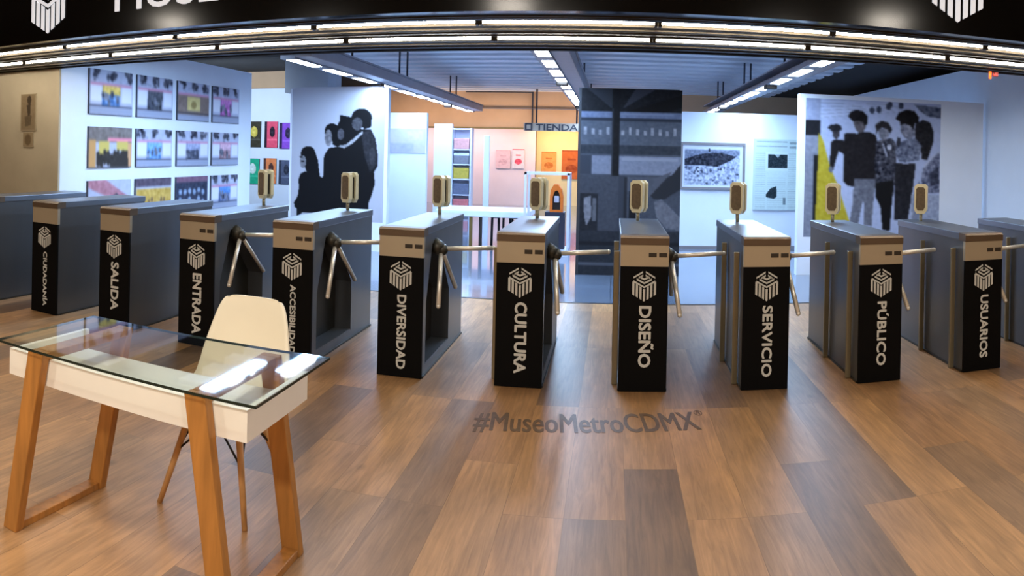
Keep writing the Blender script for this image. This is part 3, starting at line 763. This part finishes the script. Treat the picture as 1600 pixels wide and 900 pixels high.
# group of people, right
t = panel('photo_panel', 'wide right-hand panel with a photo of standing people beside a yellow shape', 2.444, 5.21, 9.5, 2.42, .12)
k = Ink(65, 85, 857, 900, 170, (168, 180, 212)); k.grain(5)
for q in range(5): k.poly((186, 198, 226), (140, 100 + q * 22), (600, 96 + q * 10), (600, 102 + q * 10), (140, 109 + q * 22)).poly((140, 150, 178), (140, 110 + q * 22), (600, 103 + q * 10), (600, 105 + q * 10), (140, 113 + q * 22))
for cx, cy in ((440, 145), (480, 138), (535, 118), (545, 106), (610, 108)): k.ell((60, 66, 84), cx, cy, 15, 20, n=14)
k.poly((84, 92, 112), (690, 96), (857, 108), (857, 175), (770, 165), (720, 130), n=24)
k.rect((140, 148, 174), 65, 85, 150, 220, n=8).rect((26, 27, 32), 65, 215, 148, 302, n=4).rect((122, 128, 146), 65, 302, 138, 900, n=10).rect((22, 23, 28), 118, 420, 138, 900)
k.poly((172, 158, 48), (140, 286), (165, 330), (205, 480), (250, 590), (320, 800), (330, 900), (128, 900), (138, 480), n=10)
k.poly((60, 58, 64), (214, 268), (258, 272), (256, 306), (240, 326), (222, 312), n=14).poly((32, 32, 38), (188, 256), (206, 240), (240, 234), (266, 246), (270, 268), (250, 276), (212, 274), n=8)
k.poly((26, 24, 27), (210, 345), (224, 328), (258, 326), (282, 330), (285, 290), (300, 284), (350, 284), (350, 604), (310, 596), (286, 572), (282, 410), (254, 392), (240, 440), (226, 505), (204, 512), (206, 450), n=6)
k.ell((98, 104, 120), 212, 502, 12, 20)
k.poly((86, 82, 88), (330, 200), (400, 206), (406, 246), (392, 276), (366, 284), (348, 262), (338, 236), n=16)
k.poly((22, 20, 22), (304, 184), (318, 158), (350, 144), (388, 152), (412, 178), (414, 226), (398, 240), (390, 216), (352, 210), (334, 216), (318, 202), n=6)
k.poly((28, 26, 30), (318, 330), (340, 298), (372, 280), (420, 274), (462, 290), (480, 350), (474, 470), (468, 560), (346, 556), (330, 500), n=6)
k.poly((100, 104, 118), (344, 556), (470, 556), (458, 700), (450, 838), (404, 832), (404, 700), (396, 690), (372, 826), (324, 814), (340, 700), n=14)
k.poly((120, 124, 138), (474, 250), (540, 254), (542, 296), (514, 322), (486, 306), n=26).poly((40, 38, 42), (462, 228), (496, 204), (536, 214), (560, 252), (548, 280), (536, 256), (500, 244), (476, 262), (466, 290), n=12)
k.poly((60, 62, 74), (466, 330), (510, 312), (560, 310), (584, 340), (590, 480), (574, 660), (470, 660), (462, 470), n=40).ell((182, 188, 206), 545, 362, 16, 18, n=20).poly((150, 156, 176), (500, 340), (512, 340), (540, 420), (526, 424), n=20)
k.poly((18, 18, 20), (470, 580), (575, 560), (562, 780), (556, 868), (515, 862), (500, 720), (470, 660))
k.poly((112, 116, 134), (606, 204), (690, 220), (706, 276), (668, 318), (630, 296), (610, 262), n=34)
k.poly((20, 18, 20), (578, 188), (598, 152), (640, 130), (690, 136), (720, 176), (716, 204), (694, 214), (686, 250), (668, 226), (634, 214), (614, 226), (604, 204), n=6)
k.poly((30, 29, 33), (700, 214), (744, 188), (790, 204), (812, 262), (808, 330), (776, 436), (742, 430), (734, 350), (698, 300), n=10)
k.poly((98, 106, 128), (590, 336), (640, 316), (700, 304), (740, 346), (724, 436), (640, 452), (604, 446), (580, 400), n=36).poly((40, 42, 52), (590, 300), (612, 306), (606, 360), (588, 350), n=8)
k.poly((34, 34, 40), (580, 455), (640, 462), (705, 455), (692, 600), (664, 800), (582, 800), (580, 640), n=8)
k.poly((104, 110, 134), (755, 470), (850, 380), (857, 640), (760, 640), (740, 560), n=40).poly((58, 62, 80), (790, 520), (850, 470), (850, 580), (800, 600), n=24).poly((176, 184, 208), (752, 470), (816, 396), (826, 404), (760, 486))
k.rect((150, 160, 184), 680, 650, 857, 900, n=18).poly((120, 128, 150), (700, 640), (730, 560), (745, 640), (735, 800), (690, 800), n=12)
k.blur(2)
photo_on(t, k, 1240, 130, 3.75, 9.498, (65, 85, 857, 900))

# framed landscape and printed page on the right white wall
t = empty('framed_landscape', (1.67, 12.28, 1.0), 'framed black and white landscape with rocks on the white wall, right of the grey panel', 'picture')
hw2, hh = .55, .79
m = MB().holed([(-hw2, 0), (hw2, 0), (hw2, hh), (-hw2, hh)], [(-hw2 + .04, .04), (hw2 - .04, .04), (hw2 - .04, hh - .04), (-hw2 + .04, hh - .04)], lambda x, z: (x, -.03, z), lambda x, z: (x, .02, z))
m.build('frame', 'frame_grey', t)
k = Ink(0, 0, 104, 70, 110, (206, 212, 228))
k.rect((150, 158, 180), 4, 8, 98, 66, n=20).rect((112, 120, 142), 4, 9, 98, 24, n=24)
k.poly((42, 44, 56), (4, 24), (22, 18), (40, 14), (64, 13), (90, 18), (98, 24), (84, 32), (60, 36), (34, 34), (4, 34), n=26).ell((42, 44, 52), 46, 9, 1.6, 3)
k.poly((164, 172, 194), (4, 34), (34, 35), (60, 36), (82, 26), (98, 16), (98, 66), (4, 66), n=36)
rr = random.Random(3)
for q in range(70):
    x_, y_ = rr.uniform(5, 97), rr.uniform(36, 65); k.poly((60, 66, 86) if q % 3 == 0 else (190, 196, 214) if q % 3 == 1 else (112, 120, 146), (x_ - rr.uniform(1, 5), y_), (x_, y_ - rr.uniform(1, 4)), (x_ + rr.uniform(1, 5), y_), (x_, y_ + rr.uniform(1, 3)), n=14)
k.blur(1)
k.mesh('print', (-.51, -.004, hh - .04), (.51, -.004, hh - .04), (-.51, -.004, .04), t)
MB().box(-.52, .52, .0, .018, .03, hh - .03).build('backing_board', 'frame_dark', t)
t = empty('printed_page', (2.77, 12.26, .665), 'pale green printed page with two dark photos, right of the framed landscape', 'poster')
MB().box(-.40, .40, -.004, .03, 0, 1.21).build('backing_board', 'paper', t)
k = Ink(0, 0, 80, 121, 120, (192, 208, 206)); k.grain(3)
for q in range(28):
    yy = 12 + q * 3.8
    if q < 2: k.rect((150, 164, 166), 4, 3 + q * 8, 58, 5 + q * 8, n=8).rect((140, 154, 156), 62, 4 + q * 7, 76, 8 + q * 7, n=10)
    for (a, b) in ((3, 21), (60, 77)): k.rect((166, 182, 182), a, yy + 12, b, yy + 13, n=6)
    if yy < 20 or yy > 50: k.rect((170, 186, 186), 24, yy + 12, 56, yy + 13, n=6)
k.rect((200, 214, 212), 20, 22, 60, 54).rect((34, 44, 50), 25, 26, 59, 49, n=14).poly((150, 164, 166), (36, 26), (46, 26), (42, 32)).poly((34, 44, 50), (22, 94), (30, 84), (40, 80), (41, 98), (36, 102), (22, 99), n=10).rect((110, 124, 128), 52, 100, 57, 112, n=10)
k.blur(1)
k.mesh('print', (-.395, -.0055, 1.205), (.395, -.0055, 1.205), (-.395, -.0055, .005), t)

# ================================================================ SHOP BEHIND
t = empty('hanging_sign', (-1.56, 18.5, 2.12), 'hanging shop sign lettered TIENDA in grey capitals in front of the orange wall', 'sign')
text_obj('lettering', 'TIENDA', .16, 'sign_grey', basis((.12, -.012, .015), (1, 0, 0), (0, 0, 1)), t, width=1.05, depth=.01, bold=.03)
MB().holed([(-.69, 0), (-.50, 0), (-.50, .19), (-.69, .19)], [(-.65, .04), (-.54, .04), (-.54, .15), (-.65, .15)], lambda x, z: (x, -.015, z), lambda x, z: (x, .0, z)).build('square_mark', 'sign_grey', t)
MB().box(-.72, .72, 0, .02, -.005, .195).build('sign_board', 'sign_back', t)
for x in (-.40, .62): MB().cyl((x, .01, .19), (x, .01, 1.10), .022, 8).build('hanger_rod', 'rod', t)
slab('trim_5', -4.0, -2.16, 19.50, 19.56, 3.16, 3.2, 'rod')
slab('trim_6', -2.2, -2.16, 19.50, 19.56, 2.30, 3.2, 'rod')
slab('trim_7', -3.9, -.8, 19.52, 19.58, 2.72, 2.745, 'frame_grey')
slab('trim_8', -6.0, -1.9, 19.54, 19.60, 2.18, 2.225, 'leg_gold')
for (x0, z1, x1, z0, y, c1, c2, lab) in (
        (-3.47, 1.62, -3.04, 1.08, 21.59, (226, 190, 194), (214, 170, 176), 'pale pink poster on the pink shop wall, left one of the pair'),
        (-2.98, 1.66, -2.62, 1.09, 21.59, (228, 216, 220), (226, 90, 110), 'white poster with red patch on the pink shop wall, right one of the pair'),
        (-2.14, 1.60, -1.70, .98, 21.89, (232, 160, 90), (206, 120, 60), 'orange picture on the lit yellow shop wall, left one of two'),
        (-1.53, 1.66, -.95, .80, 21.89, (196, 104, 56), (160, 76, 44), 'larger brown orange picture on the yellow shop wall, beside the grey panel')):
    t = empty('shop_picture', ((x0 + x1) / 2, y, z0), lab, 'poster', 'pictures in the shop')
    w2, h = (x1 - x0) / 2, z1 - z0
    MB().box(-w2, w2, -.02, 0, 0, h).build('backing_board', 'sign_back', t)
    k = Ink(0, 0, 20, 28, 24, c1).rect(c2, 0, 0, 20, 1.6).ell(c2, 10, 18, 6, 4, n=12).rect(c2, 6, 8, 14, 10, n=10).grain(5)
    k.mesh('print', (-w2, -.022, h), (w2, -.022, h), (-w2, -.022, 0), t)
# lavender print on the pale panel left of the shop
t = empty('wall_print', (-3.74, 13.0, .4), 'pale lavender picture on the white wall between the silhouette panel and the shop', 'picture')
MB().box(-.34, .34, -.012, 0, 1.10, 1.55).build('backing_board', 'shelf_white', t)
k = Ink(0, 0, 60, 40, 40, (186, 184, 210)).rect((196, 186, 210), 30, 4, 56, 20, n=6).rect((168, 170, 200), 2, 24, 40, 38, n=6).grain(4).blur(1)
k.mesh('print', (-.34, -.0135, 1.55), (.34, -.0135, 1.55), (-.34, -.0135, 1.10), t)
# shelf tower with goods
t = empty('shelf_tower', (-3.67, 17.5, 0), 'narrow white shelf tower with stacked goods left of the pink shop wall', 'shelf')
m = MB().box(-.25, -.21, 0, .3, 0, 2.12).box(.21, .25, 0, .3, 0, 2.12).box(-.21, .21, .28, .3, 0, 2.12)
m.build('shelf_frame', 'shelf_white', t)
zs = [.10, .48, .86, 1.22, 1.58, 2.08]
for z in zs: MB().box(-.21, .21, 0, .28, z, z + .03).build('shelf_board', 'shelf_white', t)
for z, c, lab in ((.13, 'shelf_red', 'red'), (.51, 'shelf_slate', 'slate blue'), (.89, 'shelf_yellow', 'yellow'), (1.25, 'shelf_grey', 'grey'), (1.61, 'shelf_pink', 'pink')):
    b = empty('goods_box', (-3.67, 17.62, z), f'{lab} box of goods on a board of the narrow white shelf tower', 'box', 'boxes on the shelf tower')
    MB().box(-.19, .19, -.11, .11, 0, .24, 0, .008).build('box_body', c, b)
    MB().box(-.194, .194, -.114, .114, .20, .262, 0, .006).build('lid', 'shelf_white' if c == 'shelf_grey' else c, b)
# tall white posts beside the shelf
for x, h, lab in ((-3.06, 1.95, 'slim white upright post between shelf tower and pink wall'), ):
    b = empty('display_post', (x, 17.6, 0), lab, 'post')
    MB().box(-.07, .07, -.03, .03, .02, h, 0, .006).build('post', 'shelf_white', b); MB().box(-.16, .16, -.1, .1, 0, .02).build('foot', 'shelf_white', b)
# white counter table
t = empty('display_table', (-2.05, 12.0, 0), 'white display table with black legs behind the turnstile lettered DIVERSIDAD', 'table')
MB().box(-.80, .72, -.35, .65, .50, .60, 0, .01).build('tabletop', 'counter_white', t)
for x, y, mt in ((-.22, -.30, 'leg_gold'), (-.06, -.30, 'stool_black'), (.66, -.30, 'stool_black'), (-.72, .58, 'stool_black'), (.66, .58, 'stool_black'), (-.72, -.30, 'stool_black')):
    MB().box(x - .024, x + .024, y - .024, y + .024, 0, .50).build('leg', mt, t)
for q in range(5):
    s = empty('stool', (-1.93 + q * .17, 12.1 + .14 * (q % 2), 0), f'low black stool under the white display table, {ORD[q]} from the left', 'stool', 'black stools under the display table')
    MB().box(-.07, .07, -.07, .07, .455, .475, 0, .006).build('seat', 'stool_black', s)
    for sx in (-1, 1):
        for sy in (-1, 1): MB().cyl((sx * .055, sy * .06, .457), (sx * .062, sy * .068, 0), .011, 8).build('leg', 'stool_black', s)
# glass case with an orange arched piece
t = empty('display_case', (-.99, 11.0, 0), 'tall glass display case with thin pale frame, left of the grey photo panel', 'display case')
for x in (-.34, .31):
    for y in (0, .5): MB().box(x, x + .035, y, y + .035, .0, 1.26).build('case_post', 'case_frame', t)
for y in (0, .5): MB().box(-.34, .345, y, y + .035, 1.225, 1.26).build('case_rail', 'case_frame', t)
for x in (-.34, .31): MB().box(x, x + .035, .035, .5, 1.225, 1.26).build('case_rail', 'case_frame', t)
MB().box(-.335, .34, .004, .53, .0, .10).build('case_base', 'case_frame', t)
MB().box(-.305, .31, .012, .018, .10, 1.225).build('glass_pane', 'case_glass', t)
MB().box(-.335, .34, .535, .541, 0, .0 + .09).build('case_back_sill', 'case_frame', t)
t = empty('arched_piece', (-.86, 11.22, .10), 'orange arched display piece with dark opening inside the glass case', 'ornament')
MB().box(-.16, .14, -.11, .14, 0, .56).build('plinth', 'plinth_dark', t)
arc = [(-.09, .56), (-.09, .80), (-.075, .90), (-.03, .98), (.03, .98), (.09, .90), (.11, .80), (.11, .56)]
inn = [(-.05, .59), (-.05, .78), (-.02, .87), (.02, .89), (.05, .85), (.07, .78), (.07, .59)]
MB().holed(arc, inn, lambda x, z: (x, -.08, z), lambda x, z: (x, .08, z)).build('arch', 'orange_plastic', t)
MB().prism(inn, lambda x, z: (x, .0, z), lambda x, z: (x, .03, z)).build('dark_opening', 'sensor_black', t)
MB().box(-.03, .05, -.03, -.001, .70, .80, 0, .01).build('pale_block', 'case_frame', t)
# small warning lamp under the right end of the soffit
t = empty('warning_lamp', (3.53, 6.26, 2.44), 'small red and orange lamp hanging under the soffit near the right edge', 'lamp')
MB().box(-.06, .06, -.02, .02, -.004, .0).build('mount', 'tube_end', t)
MB().cyl((-.03, 0, -.075), (-.03, 0, -.004), .014, 12).build('orange_tube', 'orange_glow', t)
MB().box(.0, .055, -.014, .014, -.05, -.004, 0, .006).build('red_housing', 'red_plastic', t)
